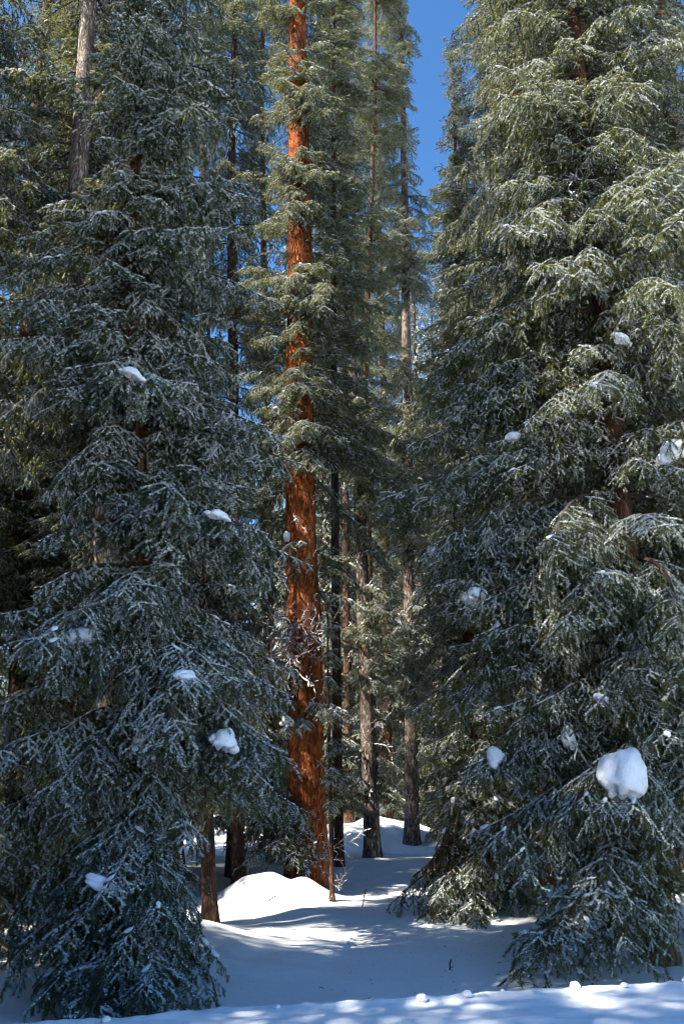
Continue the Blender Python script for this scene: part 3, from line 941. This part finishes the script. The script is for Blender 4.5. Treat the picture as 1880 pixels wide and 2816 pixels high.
rf = random.Random(5)
def sunblock(x, y, H, rad=.7, allow=0):
    n = 0
    for i, (q, rr_) in enumerate(SUNNY):
        for k in range(2, 60):
            p = q + sv * (k * .4)
            hr = rad * max(0, 1 - p.z / H)
            if p.z < H and math.hypot(p.x - x, p.y - y) < hr + rr_ * .2 - .1:
                if i < 10:
                    return True
                n += 1
                break
    return n > allow
placed = []
def far_label(x, y):
    px = 784 + 1917 * .95 * x / y
    side = ('behind the shaded left spruces' if px < 420 else 'seen left of the tall red trunk' if px < 680 else 'between the red trunk and the bare grey bole' if px < 840
            else 'at the back of the clearing under the sky gap' if px < 1080 else 'behind the great right spruce' if px < 1350 else 'beyond the right edge boughs')
    far = 'nearer' if y < 32 else 'farther'
    return far + ' snow-dusted forest spruce ' + side, far + ' forest spruces ' + side
tries = 0
while len(placed) < 120 and tries < 9000:
    tries += 1
    y = 18.5 + 60 * rf.random() ** 1.6
    x = rf.uniform(-.52, .52) * y * 1.05
    if y < 30 and abs(x - 0.06 * y) < 2.3:
        continue
    if 0.10 < x / y < 0.155 and y < 60:                   # the gap of sky beside the spire
        continue
    if any((x - a) ** 2 + (y - b) ** 2 < (1.5 + .02 * y) ** 2 for a, b in placed):
        continue
    sc_t = rf.uniform(.7, 1.2) * min(1, .55 + .45 * (y - 18) / 14)
    if x < .2 * y and sunblock(x, y, 18.5 * sc_t, 1.2 * sc_t):
        continue
    if x < -.03 * y and y < 50 and rf.random() < .8:
        continue
    placed.append((x, y))
    near = y < 36
    far_tree(x, y, sc_t, rf.uniform(0, 6.28), rf.choice(FAR),
             *far_label(x, y))

TALL = {985: 'tall distant spruce straight below the strip of sky', 1060: 'tall distant spruce behind the narrow spire', 1020: 'very distant spruce crown in the bottom of the sky strip', 960: 'very tall distant spruce left of the sky strip',
        740: 'tall distant spruce just right of the red trunk', 790: 'highest distant spruce between red trunk and grey boles', 650: 'tall distant spruce just left of the red trunk', 1110: 'tall distant spruce right of the spire'}
TALL = {k: (v, 'tall distant spruces near the sky strip') for k, v in TALL.items()}
for px, Y, k in [(985, 30, 1.25), (1060, 33, 1.3), (1020, 42, 1.45), (960, 38, 1.6), (740, 30, 1.5), (790, 36, 1.7), (650, 34, 1.6), (1110, 28, 1.3)]:
    q = at_px(px, 1900, Y)
    far_tree(q.x, q.y, k, rf.uniform(0, 6.28), rf.choice(FAR), *TALL[px])

# --- unseen stand of spruces added left of the picture to shade the near trees
stand = [(-4.5, 3.2, .9), (-6.9, 3.8, 1.25), (-9.4, 2.4, 1.4), (-11.8, 1.0, 1.3)]
for allow in (1, 5):
    for k in range(2500):
        x, y, s = rf.uniform(-17, -3.2), rf.uniform(-3, 19), rf.uniform(.6, 1.4)
        if x > -.47 * y - 2.3 * s - .3 or x > -4.0 and y < 6:
            continue
        if any((x - a) ** 2 + (y - b) ** 2 < (.5 + .8 * (c + s)) ** 2 for a, b, c in stand):
            continue
        if sunblock(x, y, 18.5 * s, 1.5 * s, allow):
            continue
        stand.append((x, y, s))
        if len(stand) > 48:
            break
print('stand', len(stand))
for x, y, s in stand:
    far_tree(x, y, s, rf.uniform(0, 6.28), rf.choice(FAR), 'unseen spruce of the stand added off to the left to shade the near trees', 'unseen spruces of the stand added on the left for shade')

# ------------------------------------------------------------------ snow lying on boughs and ground
def pillow_mesh(seed, sx, sy, sz, kids=5):
    """a settled heap of snow: one mound with smaller ones slumping off its sides"""
    rg = random.Random(seed)
    mb = MB()
    bl = [(0, 0, 0, .84 if kids else 1)] + [(math.cos(a) * .74, math.sin(a) * .6, rg.uniform(-.45, .05), rg.uniform(.28, .55)) for a in [rg.uniform(0, 6.28) for _ in range(kids)]]
    for bi, (ox, oy, oz, k) in enumerate(bl):
        nu, nv = (34, 18) if bi == 0 else (20, 11)
        v = []
        for a in range(nv + 1):
            th = math.pi * a / nv
            for b in range(nu):
                ph = 2 * math.pi * b / nu
                p = Vector((math.sin(th) * math.cos(ph), math.sin(th) * math.sin(ph), math.cos(th)))
                q = 1 + .22 * noise.noise(p * 1.1 + Vector((seed, bi, 0))) + .09 * noise.noise(p * 2.8 + Vector((0, seed, bi))) + .02 * noise.noise(p * 9)
                z = p.z * q
                if z < -.15:
                    z = -.15 + (z + .15) * (.55 + .5 * noise.noise(p * 3.4 + Vector((seed, 3, bi))))
                v.append(((p.x * q * k + ox) * sx, (p.y * q * k + oy) * sy, (z * k + oz) * sz))
        i = np.arange((nv + 1) * nu).reshape(nv + 1, nu)
        j = np.roll(i, -1, 1)
        mb.add(v, f4=np.stack([i[:-1], i[1:], j[1:], j[:-1]], -1).reshape(-1, 4))
    return mb.build('snow_pillow', [M['snow']], smooth=True)

def pillow(px, py, w, h, Y, tilt, tree, label, seed):
    if tree:
        Y += tree.dy
    p = at_px(px, py, Y)
    if tree:
        Y -= tree.dy
    k = (Y + (tree.dy if tree else 0)) * 1.0 / 1917 * 1.03
    me = pillow_mesh(seed + (4 if w > 100 else 0), w * k / 2 * 1.06, min(w, h * 1.3) * k / 2 * .9, h * k / 2 * (1.3 if w > 100 else 1.05), 2 if w > 100 else 5)
    o = bpy.data.objects.new('snow_pillow', me)
    o.location = p
    o.rotation_euler = (0, R(tilt), seed * 1.3 % .6)
    o['label'] = label
    o['category'] = 'snow clump'
    o['group'] = 'clumps of snow lying on the boughs'
    COL.objects.link(o)
    if tree:
        sg = -1 if tree is right_near else 1
        tree.reach(px + sg * (w * .5 + 22), py + h * .50, Y - .03, .12, 'heavy')
        tree.reach(px + sg * w * .3, py + h * .62 + 6, Y - .16, .2, 'heavy')
        if w > 50:
            tree.reach(px - sg * w * .1, py + h * .6 + 12, Y - .2, .25, 'heavy')
for i, (px, py, w, h, Y, tl, tr, lab) in enumerate([
    (1430, 1785, 118, 118, 7.3, 18, right_near, 'largest heap of snow, big as a boulder, on a bough at lower right'),
    (180, 1462, 98, 46, 7.3, -12, left_near, 'long loaf of snow on a bough at left'),
    (424, 1552, 62, 34, 7.1, 6, left_near, 'rounded snow cap on a bough below the long loaf'),
    (303, 858, 62, 34, 7.2, 22, left_near, 'snow cap high on the shaded near left spruce'),
    (515, 1700, 62, 62, 7.4, 10, left_near, 'roundish snow lump amid the shaded left boughs'),
    (317, 1700, 26, 42, 7.6, 10, left_near, 'small upright snow lump between dark left boughs'),
    (500, 1182, 52, 28, 7.6, 14, left_near, 'flat snow patch on a left bough, right tip of the shade'),
    (490, 1114, 40, 20, 7.8, 10, left_near, 'little snow patch above a flat one, left spruce'),
    (355, 1440, 44, 40, 7.9, 20, left_near, 'snow lump between the loaf and the red trunk'),
    (518, 1492, 52, 40, 8.2, 14, left_near, 'sunlit snow lump low in the boughs left of the red trunk'),
    (235, 2030, 84, 34, 7.1, 28, left_near, 'sloping snow patch on the low shaded boughs at left'),
    (330, 2250, 70, 26, 7.1, 50, left_near, 'steep streak of snow on the lowest left bough'),
    (30, 290, 50, 62, 9, 20, None, 'grey clump of snow at the upper left edge'),
    (1545, 1035, 84, 64, 7.8, -24, right_near, 'bright heap of snow at the right edge'),
    (1425, 778, 48, 30, 7.8, 18, right_near, 'snow lump high on the great right spruce'),
    (1092, 1366, 56, 46, 8.4, -10, right_near, 'snow clump with a lit patch in the middle of the right boughs'),
    (1040, 1345, 36, 40, 8.8, -38, right_near, 'drooping snow streak beside the lit clump'),
    (1116, 1232, 28, 54, 8.5, 8, right_near, 'upright tapering snow clump on the right spruce'),
    (1140, 1442, 20, 40, 8.5, 12, right_near, 'small hanging snow clump below the lit one'),
    (1300, 1690, 34, 70, 8.1, 12, right_near, 'hanging shaded slab of snow above the largest heap'),
    (1135, 1738, 42, 52, 8.3, -18, right_near, 'snow clump on low boughs above the young spruce'),
    (1175, 1004, 42, 34, 8.3, -20, right_near, 'pointed snow cap on a middle right bough'),
    (1052, 936, 32, 22, 8.9, -8, right_near, 'little snow cap on the bough reaching left'),
    (998, 1270, 38, 30, 9.0, 20, right_near, 'snow lump on the lower left tips of the right spruce'),
    (1380, 1605, 50, 26, 7.7, 22, right_near, 'sunlit strip of snow on a bough above the largest heap'),
    (657, 1232, 18, 34, 13.6, 0, main, 'small snow cone on the red trunk\'s left side'),
    (718, 998, 34, 22, 13.2, 5, main, 'sunlit snow knob in front of the red trunk'),
    (657, 1655, 26, 30, 13.4, 0, main, 'bright snow knob touching the red trunk'),
    (440, 1150, 22, 14, 8, 0, left_near, 'tiny snow cap on the shaded left spruce'),
    (745, 1630, 24, 14, 13.5, 0, main, 'small snow cap on the right side of the red trunk'),
]):
    pillow(px, py, w, h, Y, tl, tr, lab, i + 3)

# lumps along the edge of the snowbank
def lump(px, py, r, Y, seed, label):
    p = at_px(px, py, Y)
    me = pillow_mesh(seed, r, r * .9, r * .8)
    o = bpy.data.objects.new('snow_lump', me)
    o.location = (p.x, p.y, ground_z(p.x, p.y) + r * .25)
    o['label'] = label
    o['category'] = 'snow lump'
    o['group'] = 'lumps of snow along the bank edge'
    COL.objects.link(o)
for i, px in enumerate([340, 655, 948, 1046, 1128, 1290, 1400, 1550]):
    x = (px - 784) / 1917 * 4.95
    yy = 4.97 + .24 * x + .07 * fbm(x, 0, .9) + rf.uniform(-.08, .03)
    p = Vector((x, yy))
    r = rf.choice((.012, .016, .022, .030)) * (1.3 if px in (1046, 372, 1400) else 1)
    me = pillow_mesh(60 + i, r, r * .9, r * .75, 0)
    o = bpy.data.objects.new('snow_lump', me)
    o.location = (x, yy, ground_z(x, yy) + r * .3)
    where = ('below the shaded left spruce' if px < 400 else 'below the small brown stem' if px < 560 else 'below the sunlit mound' if px < 780 else 'below the clearing'
             if px < 1000 else 'below the rusty young spruce' if px < 1150 else 'left of the great right spruce' if px < 1350 else 'at the foot of the great right spruce')
    o['label'] = ('bigger' if r > .02 else 'tiny') + ' lump of snow on the bank crest ' + where
    o['category'] = 'snow lump'
    o['group'] = 'lumps of snow along the bank edge'
    COL.objects.link(o)

# needles, bark bits and seed scales fallen on the snow
mb = MB()
fl = np.random.default_rng(11)
cx = np.concatenate([fl.normal(.4, 1.6, 260), fl.normal(2.0, .9, 120), fl.normal(-.7, .6, 120)])
cyy = np.concatenate([fl.uniform(6.3, 17, 260), fl.normal(8.3, .9, 120), fl.normal(13.2, .8, 120)])
A_, B_ = [], []
for x, y in zip(cx, cyy):
    if y < 6.2:
        continue
    a, l = fl.uniform(0, 6.28), fl.choice([.008, .012, .02, .045], p=[.4, .3, .22, .08])
    p = np.array([x, y, ground_z(x, y) + .004])
    A_.append(p)
    B_.append(p + [math.cos(a) * l, math.sin(a) * l, .003])
tubes(mb, A_, B_, .003, .002, 3, 0)
o = bpy.data.objects.new('forest_litter', mb.build('forest_litter', [M['wood']]))
o['kind'] = 'stuff'
o['label'] = 'scattered needles and bark bits fallen on the snow'
o['category'] = 'litter'
COL.objects.link(o)

# little sticks poking out of the snow
for px, py, Y, L, t, lab in [(1032, 2262, 8.2, .08, 8, 'tiny upright stick in the shaded snow near the bank'),
                             (1210, 2262, 8.1, .12, 80, 'short dark stick lying on the snow left of the great right spruce'),
                             (830, 2085, 12.0, .22, 14, 'leaning bare stick poking from the snow right of the sapling'),
                             (616, 2078, 11.7, .10, 60, 'brown twig end on top of the sunlit mound')]:
    p = at_px(px, py, Y)
    mb = MB()
    a = R(t)
    d = np.array([math.sin(a), 0, math.cos(a)])
    P = [d * L * k / 4 + np.array([.006 * math.sin(k * 2), 0, 0]) for k in range(-1, 5)]
    tubes(mb, P[:-1], P[1:], .008, .006, 6, 0)
    me = mb.build('stick', [M['wood']])
    o = bpy.data.objects.new('stick', me)
    o.location = (p.x, p.y, ground_z(p.x, p.y) + .005)
    o['label'] = lab
    o['category'] = 'stick'
    COL.objects.link(o)
print('objects', len(bpy.data.objects), 'tris', sum(sum(len(p.vertices) - 2 for p in m.polygons) for m in bpy.data.meshes if m.users))
